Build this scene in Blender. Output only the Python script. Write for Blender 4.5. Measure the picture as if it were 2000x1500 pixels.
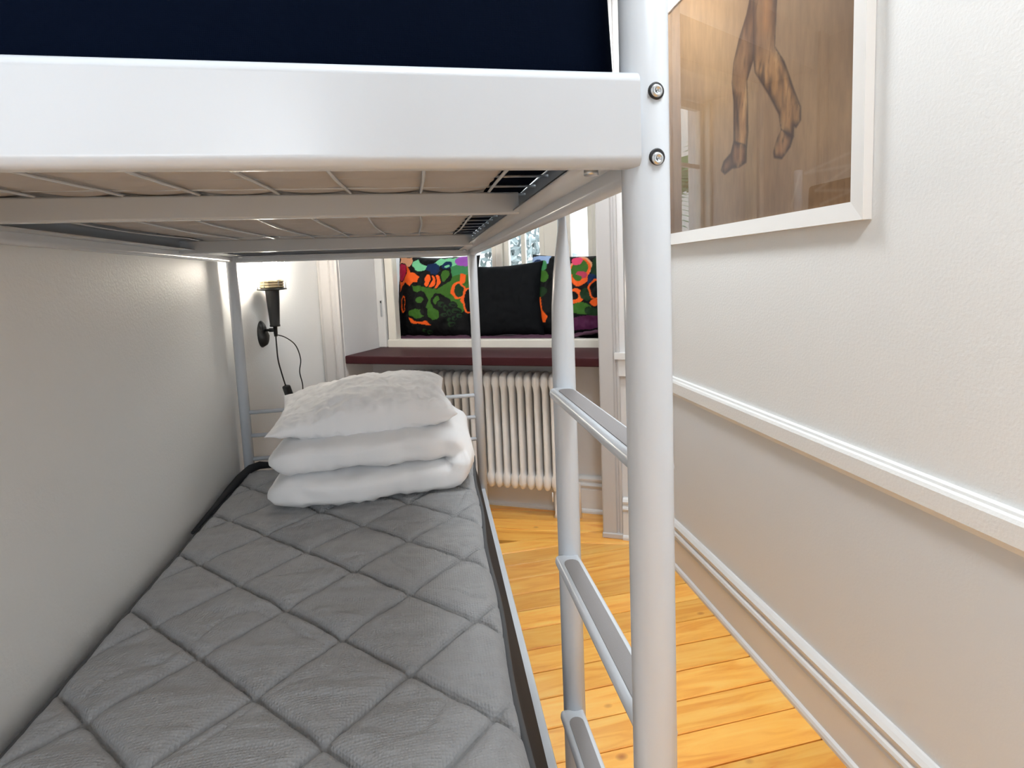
import bpy, bmesh, math, random
from mathutils import Vector, Matrix, noise
random.seed(7)
for o in list(bpy.data.objects): bpy.data.objects.remove(o)
SC = bpy.context.scene
COL = SC.collection
PI = math.pi

# ------------------------------------------------------------------ camera
cd = bpy.data.cameras.new('camera'); cam = bpy.data.objects.new('camera', cd); COL.objects.link(cam)
cd.sensor_width = 36.0; cd.lens = 36.0*1100/2000; cd.shift_x = -0.015; cd.shift_y = -0.0525; cd.clip_start = 0.02
right = Vector((.98153, -.18739, -.03800)); fwd = Vector((.18226, .97821, -.09941))
fwd.normalize(); right = (right - fwd*right.dot(fwd)).normalized(); up = right.cross(fwd)
cam.matrix_world = Matrix(((right.x, up.x, -fwd.x, 0), (right.y, up.y, -fwd.y, 0), (right.z, up.z, -fwd.z, 1.30), (0, 0, 0, 1)))
SC.camera = cam

# ------------------------------------------------------------------ world, lights, exposure
w = bpy.data.worlds.new('sky'); SC.world = w; w.use_nodes = True
bg = w.node_tree.nodes['Background']; bg.inputs[0].default_value = (.86, .93, 1, 1); bg.inputs[1].default_value = 3.3
def area(name, loc, target, sx, sy, power, color):
    l = bpy.data.lights.new(name, 'AREA'); l.shape = 'RECTANGLE'; l.size = sx; l.size_y = sy; l.energy = power; l.color = color
    o = bpy.data.objects.new(name, l); COL.objects.link(o); o.location = loc
    o.rotation_euler = (Vector(target)-Vector(loc)).to_track_quat('-Z', 'Y').to_euler()
    return o
# fill light added behind the camera, placed at an unseen made-up window
area('rear_fill', (-.36, -2.45, 1.85), (-.30, 1, 1.3), .62, 1.0, 18.5, (.84, .92, 1))
# two unseen ceiling lamps, added to light the aisle (their housings are built below)
FILL_LAMPS = ((.46, .10, 'added flat round white fill lamp out of view near the room end of the bed', 13.8), (.55, 1.95, 'added flat round white fill lamp out of view near the window bay', 12))
for x, y, _, pw_ in FILL_LAMPS:
    cl = area('overhead_fill', (x, y, 2.60), (x, y, 0), .36, .36, pw_, (.90, .96, 1)); cl.data.shape = 'DISK'
# portal: guides the sky light through the bay window
po = area('bay_window_portal', (.60, 3.58, 1.70), (.13, 2.70, 1.70), 1.35, 1.6, 1, (1, 1, 1)); po.data.cycles.is_portal = True
SC.view_settings.view_transform = 'Standard'; SC.view_settings.look = 'None'
SC.view_settings.gamma = 1; SC.view_settings.use_curve_mapping = False
SC.view_settings.exposure = 0.63

# ------------------------------------------------------------------ materials
def mat(name, color=(.8, .8, .8), rough=.5, metal=0, spec=.5, bump=None, var=None, coat=0, emit=None, sheen=0):
    """bump=(scale, strength, distance, kind); var=(scale, amount)"""
    m = bpy.data.materials.new(name); m.use_nodes = True
    nt = m.node_tree; p = nt.nodes['Principled BSDF']
    p.inputs['Base Color'].default_value = (*color, 1); p.inputs['Roughness'].default_value = rough
    p.inputs['Metallic'].default_value = metal; p.inputs['Specular IOR Level'].default_value = spec
    p.inputs['Coat Weight'].default_value = coat; p.inputs['Sheen Weight'].default_value = sheen
    tc = nt.nodes.new('ShaderNodeTexCoord')
    if var:
        n = nt.nodes.new('ShaderNodeTexNoise'); n.inputs['Scale'].default_value = var[0]; n.inputs['Detail'].default_value = 4
        nt.links.new(tc.outputs['Object'], n.inputs['Vector'])
        mx = nt.nodes.new('ShaderNodeMix'); mx.data_type = 'RGBA'
        mx.inputs['A'].default_value = (*[c*(1-var[1]) for c in color], 1); mx.inputs['B'].default_value = (*[min(1, c*(1+var[1])) for c in color], 1)
        nt.links.new(n.outputs['Fac'], mx.inputs['Factor']); nt.links.new(mx.outputs['Result'], p.inputs['Base Color'])
    if bump:
        if bump[3] == 'noise':
            n = nt.nodes.new('ShaderNodeTexNoise'); n.inputs['Scale'].default_value = bump[0]; n.inputs['Detail'].default_value = 3; out = n.outputs['Fac']
            nt.links.new(tc.outputs['Object'], n.inputs['Vector'])
        elif bump[3] == 'weave':
            n = nt.nodes.new('ShaderNodeTexVoronoi'); n.inputs['Scale'].default_value = bump[0]; n.inputs['Randomness'].default_value = .25; out = n.outputs['Distance']
            nt.links.new(tc.outputs['Object'], n.inputs['Vector'])
        b = nt.nodes.new('ShaderNodeBump'); b.inputs['Strength'].default_value = bump[1]; b.inputs['Distance'].default_value = bump[2]
        nt.links.new(out, b.inputs['Height']); nt.links.new(b.outputs['Normal'], p.inputs['Normal'])
    if emit:
        p.inputs['Emission Color'].default_value = (*emit[0], 1); p.inputs['Emission Strength'].default_value = emit[1]
    return m

def glass_mat(name, tint=(1, 1, 1), rough=.01, strength=1.0):
    m = bpy.data.materials.new(name); m.use_nodes = True; nt = m.node_tree
    for n in list(nt.nodes): nt.nodes.remove(n)
    o = nt.nodes.new('ShaderNodeOutputMaterial'); t = nt.nodes.new('ShaderNodeBsdfTransparent'); g = nt.nodes.new('ShaderNodeBsdfGlossy')
    t.inputs[0].default_value = (*tint, 1); g.inputs['Roughness'].default_value = rough
    f = nt.nodes.new('ShaderNodeFresnel'); f.inputs[0].default_value = 1.5
    k = nt.nodes.new('ShaderNodeMath'); k.operation = 'MULTIPLY'; k.inputs[1].default_value = strength
    mx = nt.nodes.new('ShaderNodeMixShader')
    ge = nt.nodes.new('ShaderNodeNewGeometry')          # the far face of a pane adds no second mirror
    fl = nt.nodes.new('ShaderNodeMath'); fl.operation = 'SUBTRACT'; fl.inputs[0].default_value = 1; nt.links.new(ge.outputs['Backfacing'], fl.inputs[1])
    nt.links.new(fl.outputs[0], k.inputs[1]); k2 = nt.nodes.new('ShaderNodeMath'); k2.operation = 'MULTIPLY'; k2.inputs[1].default_value = strength; k2.use_clamp = True
    nt.links.new(k.outputs[0], k2.inputs[0]); k_out = k2
    nt.links.new(f.outputs[0], k.inputs[0]); nt.links.new(k_out.outputs[0], mx.inputs[0]); nt.links.new(t.outputs[0], mx.inputs[1]); nt.links.new(g.outputs[0], mx.inputs[2])
    nt.links.new(mx.outputs[0], o.inputs[0]); return m

def attr_mat(name, rough=.6, spec=.4, noise_amt=0.0, stretch=(1, 1, 1), coat=0, bumps=0):
    m = bpy.data.materials.new(name); m.use_nodes = True; nt = m.node_tree; p = nt.nodes['Principled BSDF']
    a = nt.nodes.new('ShaderNodeAttribute'); a.attribute_name = 'Col'
    p.inputs['Roughness'].default_value = rough; p.inputs['Specular IOR Level'].default_value = spec; p.inputs['Coat Weight'].default_value = coat
    if noise_amt:
        tc = nt.nodes.new('ShaderNodeTexCoord'); mp = nt.nodes.new('ShaderNodeMapping'); mp.inputs['Scale'].default_value = stretch
        n = nt.nodes.new('ShaderNodeTexNoise'); n.inputs['Scale'].default_value = 9; n.inputs['Detail'].default_value = 8; n.inputs['Roughness'].default_value = .65
        r = nt.nodes.new('ShaderNodeMapRange'); r.inputs[1].default_value = .3; r.inputs[2].default_value = .7; r.inputs[3].default_value = 1-noise_amt; r.inputs[4].default_value = 1+noise_amt
        v = nt.nodes.new('ShaderNodeVectorMath'); v.operation = 'SCALE'
        nt.links.new(tc.outputs['Object'], mp.inputs[0]); nt.links.new(mp.outputs[0], n.inputs['Vector']); nt.links.new(n.outputs['Fac'], r.inputs[0])
        nt.links.new(a.outputs['Color'], v.inputs[0]); nt.links.new(r.outputs[0], v.inputs['Scale']); nt.links.new(v.outputs[0], p.inputs['Base Color'])
    else:
        nt.links.new(a.outputs['Color'], p.inputs['Base Color'])
    return m

def pine_mat():
    m = bpy.data.materials.new('varnished_pine'); m.use_nodes = True; nt = m.node_tree; p = nt.nodes['Principled BSDF']
    N = nt.nodes.new; L = nt.links.new
    tc = N('ShaderNodeTexCoord'); oi = N('ShaderNodeObjectInfo')
    off = N('ShaderNodeVectorMath'); off.operation = 'SCALE'; off.inputs[0].default_value = (13, 7, 31); L(oi.outputs['Random'], off.inputs['Scale'])
    ad = N('ShaderNodeVectorMath'); L(tc.outputs['Object'], ad.inputs[0]); L(off.outputs[0], ad.inputs[1])
    mp = N('ShaderNodeMapping'); mp.inputs['Scale'].default_value = (1.8, 15, 1); L(ad.outputs[0], mp.inputs[0])
    g = N('ShaderNodeTexNoise'); g.inputs['Scale'].default_value = 1.5; g.inputs['Detail'].default_value = 6; g.inputs['Distortion'].default_value = 1.3; L(mp.outputs[0], g.inputs['Vector'])
    cr = N('ShaderNodeValToRGB'); e = cr.color_ramp.elements
    e[0].position = .26; e[0].color = (.82, .31, .045, 1); e[1].position = .74; e[1].color = (1.0, .60, .15, 1)
    x = cr.color_ramp.elements.new(.52); x.color = (.97, .49, .095, 1)
    L(g.outputs['Fac'], cr.inputs[0])
    # knots
    mk = N('ShaderNodeMapping'); mk.inputs['Scale'].default_value = (4.2, 6.2, 0); L(ad.outputs[0], mk.inputs[0])
    v = N('ShaderNodeTexVoronoi'); v.inputs['Scale'].default_value = 1.0; L(mk.outputs[0], v.inputs['Vector'])
    kr = N('ShaderNodeMapRange'); kr.inputs[1].default_value = .045; kr.inputs[2].default_value = .10; L(v.outputs['Distance'], kr.inputs[0])
    mx = N('ShaderNodeMix'); mx.data_type = 'RGBA'; mx.inputs['A'].default_value = (.42, .13, .03, 1)
    L(kr.outputs[0], mx.inputs['Factor']); L(cr.outputs[0], mx.inputs['B'])
    # tone of each plank
    hs = N('ShaderNodeHueSaturation'); r1 = N('ShaderNodeMapRange'); r1.inputs[3].default_value = .86; r1.inputs[4].default_value = 1.12; L(oi.outputs['Random'], r1.inputs[0])
    hs.inputs['Saturation'].default_value = 1.0; L(r1.outputs[0], hs.inputs['Value']); L(mx.outputs['Result'], hs.inputs['Color'])
    L(hs.outputs[0], p.inputs['Base Color'])
    p.inputs['Roughness'].default_value = .28; p.inputs['Coat Weight'].default_value = .35; p.inputs['Coat Roughness'].default_value = .18
    b = N('ShaderNodeBump'); b.inputs['Strength'].default_value = .12; b.inputs['Distance'].default_value = .004; L(g.outputs['Fac'], b.inputs['Height']); L(b.outputs[0], p.inputs['Normal'])
    return m

M = dict(
    wall=mat('wall_paint', (.83, .83, .82), .55, bump=(140, .22, .004, 'noise')),
    wains=mat('wainscot_paint', (.70, .715, .73), .42, bump=(160, .10, .003, 'noise')),
    trim=mat('trim_gloss_paint', (.72, .71, .70), .30, bump=(30, .05, .003, 'noise')),
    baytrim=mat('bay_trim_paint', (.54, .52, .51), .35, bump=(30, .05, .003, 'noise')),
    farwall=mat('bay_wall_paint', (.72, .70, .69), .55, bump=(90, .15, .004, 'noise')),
    cream=mat('window_paint', (.80, .76, .68), .35, var=(12, .05)),
    ceil=mat('ceiling_paint', (.85, .84, .82), .7),
    bed=mat('white_powder_coat', (.58, .61, .65), .27, spec=.5),
    steel=mat('zinc_steel', (.62, .64, .66), .28, metal=1),
    dark=mat('hole_black', (.01, .01, .012), .6),
    pad=mat('grip_tape', (.26, .245, .245), .85, bump=(900, .5, .001, 'noise')),
    navy=mat('navy_cotton', (.0011, .0032, .0105), .95, spec=.04, bump=(600, .25, .001, 'weave')),
    under=mat('mattress_underside', (.46, .435, .42), .9, var=(8, .06)),
    quilt=mat('quilted_grey_fabric', (.34, .342, .345), .92, bump=(170, .85, .0035, 'weave'), var=(40, .10)),
    pipe=mat('charcoal_piping', (.075, .077, .082), .8),
    black=mat('black_mattress_band', (.012, .012, .015), .9),
    linen=mat('white_cotton', (.90, .895, .90), .85, bump=(260, .12, .001, 'noise'), sheen=.1),
    plum=mat('plum_cloth', (.09, .035, .065), .85, bump=(300, .2, .001, 'noise')),
    leather=mat('dark_cushion_cotton', (.0025, .0032, .0045), .75, spec=.15, bump=(400, .15, .001, 'noise')),
    sill=mat('oxblood_paint', (.050, .011, .014), .5, spec=.2, var=(25, .2), bump=(40, .1, .003, 'noise')),
    rad=mat('radiator_enamel', (.90, .875, .85), .36, var=(30, .03)),
    blackpl=mat('black_plastic', (.010, .010, .010), .42),
    rubber=mat('black_rubber', (.012, .010, .009), .5),
    brass=mat('warm_metal_ring', (.70, .58, .38), .3, metal=1),
    bulb=mat('glowing_bulb', (1, .93, .82), .4, emit=((1, .93, .83), 135)),
    jar=glass_mat('lamp_glass', (1, .99, .97), .02, 1.0),
    pane=glass_mat('window_glass', (.96, .98, .98), .0, 1.0),
    pic=glass_mat('picture_glass', (1, 1, 1), .0, 1.9),
    frame=mat('picture_frame_paint', (.83, .80, .77), .35),
    art=attr_mat('charcoal_artwork', .7, .2, .16, (1, 5, 1.2)),
    cush=attr_mat('printed_cotton', .6, .2),
    pine=pine_mat(),
    sub=mat('subfloor', (.05, .02, .01), .9),
    plaster=mat('courtyard_plaster', (.62, .60, .56), .9, var=(2, .1)),
    winglass=mat('far_window_glass', (.10, .12, .14), .15),
    leaf=mat('palm_leaf', (.10, .36, .17), .45, var=(6, .3)),
    bark=mat('palm_bark', (.12, .08, .05), .9, var=(30, .3)),
    bush=mat('shrub_leaf', (.27, .31, .31), .7, var=(9, .4)),
    ground=mat('courtyard_ground', (.3, .3, .29), .9),
)

# ------------------------------------------------------------------ mesh helpers
def link(name, me, m=None, parent=None, smooth=False, loc=None):
    o = bpy.data.objects.new(name, me); COL.objects.link(o)
    if m is not None and not me.materials: me.materials.append(m)
    if parent: o.parent = parent
    if smooth:
        for p in me.polygons: p.use_smooth = True
    if loc: o.location = loc
    return o
def pyd(name, v, f, m, parent=None, smooth=False):
    me = bpy.data.meshes.new(name); me.from_pydata([tuple(x) for x in v], [], f); me.update()
    bm = bmesh.new(); bm.from_mesh(me); bmesh.ops.recalc_face_normals(bm, faces=bm.faces); bm.to_mesh(me); bm.free()
    return link(name, me, m, parent, smooth)
def tag(o, label, cat=None, group=None):
    o['label'] = label
    if cat: o['category'] = cat
    if group: o['group'] = group
    return o
def thing(name, label, cat, loc=(0, 0, 0), group=None):
    o = bpy.data.objects.new(name, None); COL.objects.link(o); o.location = loc; o.empty_display_size = .05
    return tag(o, label, cat, group)
def struct(o, label=None):
    o['kind'] = 'structure'
    if label: o['label'] = label
    return o
def boxbm(bm, a, b, mtx=None):
    vs = [bm.verts.new((x, y, z)) for x in (a[0], b[0]) for y in (a[1], b[1]) for z in (a[2], b[2])]
    for q in ((0, 1, 3, 2), (4, 6, 7, 5), (0, 4, 5, 1), (2, 3, 7, 6), (0, 2, 6, 4), (1, 5, 7, 3)): bm.faces.new([vs[i] for i in q])
    if mtx is not None: bmesh.ops.transform(bm, matrix=mtx, verts=vs)
    return vs
def box(name, a, b, m, parent=None, bevel=0, seg=2, mtx=None, smooth=None):
    bm = bmesh.new(); boxbm(bm, a, b)
    if bevel: bmesh.ops.bevel(bm, geom=list(bm.edges), offset=bevel, segments=seg, profile=.5, affect='EDGES')
    if mtx is not None: bmesh.ops.transform(bm, matrix=mtx, verts=bm.verts)
    bmesh.ops.recalc_face_normals(bm, faces=bm.faces)
    me = bpy.data.meshes.new(name); bm.to_mesh(me); bm.free()
    o = link(name, me, m, parent)
    if bevel and seg > 1:
        for p in me.polygons: p.use_smooth = True
        wn = o.modifiers.new('wn', 'WEIGHTED_NORMAL')
    return o
def tube(name, pts, r, m, parent=None, n=16, cap=True, closed=False):
    """sweep; r is a number or a list per point"""
    P = [Vector(p) for p in pts]; R = r if isinstance(r, (list, tuple)) else [r]*len(P)
    v = []; f = []; prev = None; K = len(P)
    for i, p in enumerate(P):
        if closed: t = P[(i+1) % K]-P[i-1]
        else: t = P[min(i+1, K-1)]-P[max(i-1, 0)]
        t.normalize()
        if prev is None:
            a = Vector((0, 0, 1)) if abs(t.z) < .9 else Vector((1, 0, 0)); u = t.cross(a).normalized()
        else: u = (prev - t*prev.dot(t)).normalized()
        prev = u; w_ = t.cross(u)
        for k in range(n):
            an = 2*PI*k/n; v.append(p+u*(R[i]*math.cos(an))+w_*(R[i]*math.sin(an)))
    for i in range(K if closed else K-1):
        for k in range(n):
            a = i*n+k; b = i*n+(k+1) % n; j = (i+1) % K
            f.append((a, b, j*n+(k+1) % n, j*n+k))
    if cap and not closed:
        f.append(tuple(range(n-1, -1, -1))); f.append(tuple(range((K-1)*n, K*n)))
    o = pyd(name, v, f, m, parent)
    for p in o.data.polygons: p.use_smooth = len(p.vertices) == 4
    return o
def lathe(name, prof, m, parent=None, n=28, loc=(0, 0, 0)):
    v = []; f = []
    for r, z in prof:
        for k in range(n): v.append((loc[0]+r*math.cos(2*PI*k/n), loc[1]+r*math.sin(2*PI*k/n), loc[2]+z))
    for i in range(len(prof)-1):
        for k in range(n): f.append((i*n+k, i*n+(k+1) % n, (i+1)*n+(k+1) % n, (i+1)*n+k))
    f.append(tuple(range(n-1, -1, -1))); f.append(tuple(range((len(prof)-1)*n, len(prof)*n)))
    o = pyd(name, v, f, m, parent)
    for p in o.data.polygons: p.use_smooth = len(p.vertices) == 4
    return o
def extrude(name, prof, y0, y1, m, fn, parent=None):
    """closed 2-D profile (a,b) swept from y0 to y1; fn(a,y,b)->xyz"""
    n = len(prof); v = [fn(a, y0, b) for a, b in prof]+[fn(a, y1, b) for a, b in prof]
    f = [(i, (i+1) % n, n+(i+1) % n, n+i) for i in range(n)]+[tuple(range(n-1, -1, -1)), tuple(range(n, 2*n))]
    return pyd(name, v, f, m, parent)
def fbm(x, y, z=0, o=3):
    s = 0; a = 1
    for i in range(o): s += a*noise.noise((x, y, z)); x *= 2.03; y *= 2.03; z *= 2.03; a *= .5
    return s

# far wall frame: s along the wall (to the right), d into the wall (away from the room)
C0 = Vector((.828, 2.564, 0)); DS = Vector((.883, -.469, 0)).normalized(); DN = Vector((.469, .883, 0)).normalized()
WM = Matrix(((DS.x, DN.x, 0, C0.x), (DS.y, DN.y, 0, C0.y), (0, 0, 1, 0), (0, 0, 0, 1)))
def wl(s, d, z): return C0+DS*s+DN*d+Vector((0, 0, z))

# ================================================================== SETTING
HC = 2.72
# floor: sub-floor slab with pine planks laid on it
floor = struct(box('floor', (-.95, -2.5, -.06), (1.2, 3.75, -.022), M['sub']), 'varnished pine plank floor')
def clip(poly, a, b, c):     # keep a*x+b*y <= c
    out = []
    for i in range(len(poly)):
        p = poly[i]; q = poly[(i+1) % len(poly)]; dp = a*p[0]+b*p[1]-c; dq = a*q[0]+b*q[1]-c
        if dp <= 0: out.append(p)
        if (dp < 0 < dq) or (dq < 0 < dp):
            t = dp/(dp-dq); out.append((p[0]+(q[0]-p[0])*t, p[1]+(q[1]-p[1])*t))
    return out
def plank(poly, ang):
    if len(poly) < 3: return
    cx = sum(p[0] for p in poly)/len(poly); cy = sum(p[1] for p in poly)/len(poly)
    ca, sa = math.cos(-ang), math.sin(-ang)
    loc = [((x-cx)*ca-(y-cy)*sa, (x-cx)*sa+(y-cy)*ca) for x, y in poly]; n = len(loc)
    rx = max(abs(p[0]) for p in loc)+1e-6; ry = max(abs(p[1]) for p in loc)+1e-6
    inset = [(x*(1-.0022/rx), y*(1-.0022/ry)) for x, y in loc]
    v = [(x, y, -.022) for x, y in loc]+[(x, y, -.003) for x, y in loc]+[(x, y, 0) for x, y in inset]
    f = [tuple(range(2*n, 3*n))]
    for k in (0, n): f += [(k+i, k+(i+1) % n, k+n+(i+1) % n, k+n+i) for i in range(n)]
    o = pyd('plank', v, f, M['pine'], floor); o.location = (cx, cy, 0); o.rotation_euler = (0, 0, ang)
PA = math.atan(.035); PW = .1155; gap = .0024
BAY = (.35, 1.0, 2.616+.35*.412)         # bay seam  .35x + y = c
for k in range(-34, 11):
    y0 = 1.467-.3*.035+k*PW+random.uniform(-.001, .001)
    q = [(x, y0+x*.035+e) for x, e in ((-.79, gap), (1.05, gap), (1.05, PW-gap), (-.79, PW-gap))]
    q = clip(q, 0, 1, 2.614); q = clip(q, BAY[0], BAY[1], BAY[2]-.0015); plank(q, PA)
BA = -math.atan(.37)
for k in range(0, 13):
    nx, ny = .37, 1.0; L_ = math.hypot(nx, ny); c0 = (2.616+.37*.412)+(k-2)*.118*L_; c1 = c0+.118*L_
    q = [(-1.0, 2.0), (1.3, 2.0), (1.3, 3.8), (-1.0, 3.8)]
    q = clip(q, nx, ny, c1-.0015); q = clip(q, -nx, -ny, -c0-.0015); q = clip(q, 0, -1, -2.617); q = clip(q, 1, 0, 1.05); q2 = q
    # keep only what lies beyond the seam
    q = clip(q, -BAY[0], -BAY[1], -BAY[2]-.0015); plank(q, BA)
    if q2:
        r_ = [(-1.0, 2.0), (1.3, 2.0), (1.3, 2.6165), (-1.0, 2.6165)]
        r_ = clip(r_, nx, ny, c1-.0015); r_ = clip(r_, -nx, -ny, -c0-.0015); r_ = clip(r_, -BAY[0], -BAY[1], -BAY[2]-.0015); r_ = clip(r_, 1, 0, 1.05); plank(r_, BA)

struct(box('ceiling', (-.95, -2.5, HC), (1.25, 4.1, HC+.1), M['ceil']), 'plain white ceiling')
# left wall, turning slightly beyond the bed end
KX, KY = -.79, 2.60; EX, EY = -.556, 3.299
v = []
for x, y in ((KX, -2.5), (KX, KY), (EX, EY), (EX-.2, EY+.1), (KX-.15, KY+.05), (KX-.15, -2.5)):
    v += [(x, y, -.06), (x, y, HC)]
f = [(2*i, 2*((i+1) % 6), 2*((i+1) % 6)+1, 2*i+1) for i in range(6)]+[(0, 2, 4, 6, 8, 10), (1, 3, 5, 7, 9, 11)]
struct(pyd('wall_left', v, f, M['wall']), 'white textured wall beside the bunk bed')
wr = struct(box('wall_right', (1.05, -2.5, -.06), (1.17, 2.6, HC), M['wall']), 'white textured wall with the picture')
# painted dado below the chair rail, slightly smoother and greyer
struct(box('trim_1', (1.046, -2.5, .0), (1.052, 2.44, .77), M['wains']), 'smooth grey-white dado panel below the chair rail')
# chair rail
pr = [(1.05, .758), (1.040, .758), (1.036, .768), (1.030, .770), (1.027, .776), (1.027, .818), (1.031, .826), (1.036, .830), (1.038, .836), (1.05, .838)]
struct(extrude('trim_2', pr, -2.5, 2.44, M['wall'], lambda a, y, b: (a, y, b)), 'white painted chair rail along the right wall')
# baseboard profile (t = thickness from the wall, z)
BP = [(0, 0), (.034, 0), (.034, .010), (.030, .018), (.022, .022), (.022, .128), (.018, .134), (.018, .141), (.027, .145), (.030, .153), (.026, .161), (.017, .166), (.016, .174), (.023, .179), (.024, .188), (.016, .198), (.008, .204), (0, .204)]
struct(extrude('baseboard_right', BP, -2.5, 2.44, M['trim'], lambda t, y, z: (1.047-t, y, z)), 'white moulded baseboard with grooves')
# back wall; its window is added, unseen, to hold the rear fill light
bw = bmesh.new()
for a, b in (((-.95, -2.6, -.06), (-.72, -2.5, HC)), ((.0, -2.6, -.06), (1.17, -2.5, HC)), ((-.72, -2.6, -.06), (.0, -2.5, 1.3)), ((-.72, -2.6, 2.4), (.0, -2.5, HC))): boxbm(bw, a, b)
me = bpy.data.meshes.new('wall_back'); bw.to_mesh(me); bw.free(); struct(link('wall_back', me, M['wall']), 'white wall behind the viewer')
w2 = bmesh.new()
for a, b in (((-.72, -2.57, 1.3), (-.67, -2.52, 2.4)), ((-.05, -2.57, 1.3), (.0, -2.52, 2.4)), ((-.67, -2.57, 1.3), (-.05, -2.52, 1.35)), ((-.67, -2.57, 2.35), (-.05, -2.52, 2.4))): boxbm(w2, a, b)
me = bpy.data.meshes.new('fill_window'); w2.to_mesh(me); w2.free(); struct(link('fill_window', me, M['cream']), 'added window for the fill light behind the viewer')

# far wall around the bay window
fb = bmesh.new()
boxbm(fb, (-1.80, .0, -.06), (-1.425, .95, HC))
boxbm(fb, (.0, .0, -.06), (.30, .95, HC))
boxbm(fb, (-1.425, .262, -.06), (.0, .95, .842))
boxbm(fb, (-1.425, .42, .842), (.0, .95, .905))
boxbm(fb, (-1.425, .02, 2.50), (.0, .95, HC))
bmesh.ops.transform(fb, matrix=WM, verts=fb.verts)
me = bpy.data.meshes.new('wall_far'); fb.to_mesh(me); fb.free(); struct(link('wall_far', me, M['farwall']), 'grey-white wall around the window bay')
# casing boards on both sides of the bay
def casing(name, s0, s1, label, z0=0):
    s = s1-s0
    prof = [(s0, .0), (s0, -.012), (s0+.15*s, -.020), (s0+.55*s, -.020), (s0+.60*s, -.014), (s0+.68*s, -.024), (s0+.80*s, -.026), (s0+.88*s, -.018), (s1, -.018), (s1, .0)]
    return struct(extrude(name, prof, z0, HC, M['baytrim'], lambda a, z, b: wl(a, b, z)), label)
casing('trim_3', -1.553, -1.428, 'moulded white casing left of the window bay')
cr_ = struct(extrude('trim_4', [(-.004, .0), (-.004, -.018), (.002, -.022), (.062, -.022), (.068, -.012), (.076, -.012), (.080, -.018), (.092, -.018), (.092, 0)], 0, HC, M['baytrim'], lambda a, z, b: wl(a, b, z)), 'flat white casing board right of the window bay')
# plinth, chair-rail return and base return beside that casing
box('plinth', (-.006, -.030, 0), (.094, .0, .026), M['baytrim'], cr_, .003, 1, WM)
fr = struct(extrude('trim_5', [(.072, .0), (.072, -.020), (.080, -.030), (.072, -.036), (.26, -.036), (.26, 0)], .885, .915, M['trim'], lambda a, z, b: wl(a, b, z)), 'short chair rail return beside the bay casing')
box('lower_rail', (.086, -.022, .80), (.26, .0, .885), M['trim'], fr, .004, 2, WM)
struct(extrude('baseboard_far', BP, .094, .27, M['trim'], lambda t, s, z: wl(s, -t, z)), 'white moulded baseboard on the far wall')
struct(extrude('baseboard_bay', BP, -1.42, -.002, M['trim'], lambda t, s, z: wl(s, .262-t, z)), 'white moulded baseboard under the radiator')
struct(extrude('baseboard_left', BP, -2.5, KY, M['trim'], lambda t, y, z: (KX+t, y, z)), 'white baseboard behind the bunk bed')

# window sill
sl = tag(box('window_sill', (-1.424, -.006, .842), (.0, .372, .887), M['sill'], None, .006, 2, WM), 'dark oxblood painted wooden windowsill above the radiator', 'windowsill')

# window_1: inner frame, outer casements with panes
win = struct(bpy.data.objects.new('window_1', None)); COL.objects.link(win); win['label'] = 'cream painted double window in the bay'
win.location = wl(-.7, .36, .9)
def wbox(name, a, b, m, bevel=.004):
    o = box(name, a, b, m, None, bevel, 1, WM); o.parent = win; o.matrix_parent_inverse = Matrix.Translation(-win.location); return o
wbox('inner_frame_stile', (-1.425, .345, .887), (-1.372, .40, 2.50), M['trim'])
wbox('inner_frame_stile', (-1.366, .362, .887), (-1.312, .42, 2.50), M['cream'])
wbox('inner_frame_stile', (-.068, .352, .887), (.0, .42, 2.50), M['trim'])
wbox('inner_frame_rail', (-1.372, .358, .876), (-.068, .42, .932), M['cream'])
wbox('inner_frame_rail', (-1.372, .358, 2.44), (-.068, .42, 2.50), M['cream'])
# slotted keeper plate
kp = wbox('latch_plate', (-1.398, .341, 1.075), (-1.386, .346, 1.175), M['steel'], .001); wbox('latch_hole', (-1.396, .340, 1.158), (-1.388, .343, 1.172), M['dark'], 0)
OD = .80
def oframe(s0, s1, bars, z0=.93, z1=2.48):
    t = .036
    wbox('casement_stile', (s0, OD, z0), (s0+t, OD+.045, z1), M['cream']); wbox('casement_stile', (s1-t, OD, z0), (s1, OD+.045, z1), M['cream'])
    wbox('casement_rail', (s0+t, OD, z0), (s1-t, OD+.045, z0+.06), M['cream']); wbox('casement_rail', (s0+t, OD, z1-.05), (s1-t, OD+.045, z1), M['cream'])
    for b in bars: wbox('glazing_bar', (b-.014, OD+.005, z0+.06), (b+.014, OD+.04, z1-.05), M['cream'])
    wbox('glazing_bar', (s0+t, OD+.007, 2.02), (s1-t, OD+.038, 2.048), M['cream'])
    e = [s0+t]+bars+[s1-t]
    for i in range(len(e)-1): wbox('pane', (e[i]+(.014 if i else 0), OD+.020, z0+.06), (e[i+1]-(.014 if i < len(e)-2 else 0), OD+.024, z1-.05), M['pane'], 0)
oframe(-1.40, -.80, [-1.1]); oframe(-.755, -.475, [-.622]); oframe(-.345, -.165, [])
wbox('window_post', (-.475, OD-.02, .905), (-.345, OD+.06, 2.50), M['cream']); wbox('window_post', (-.80, OD-.02, .905), (-.755, OD+.06, 2.50), M['cream'])
wbox('window_jamb', (-.165, .745, .905), (.0, OD+.06, 2.50), M['cream']); wbox('window_jamb', (-1.425, .745, .905), (-1.40, OD+.06, 2.50), M['cream'])

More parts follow.
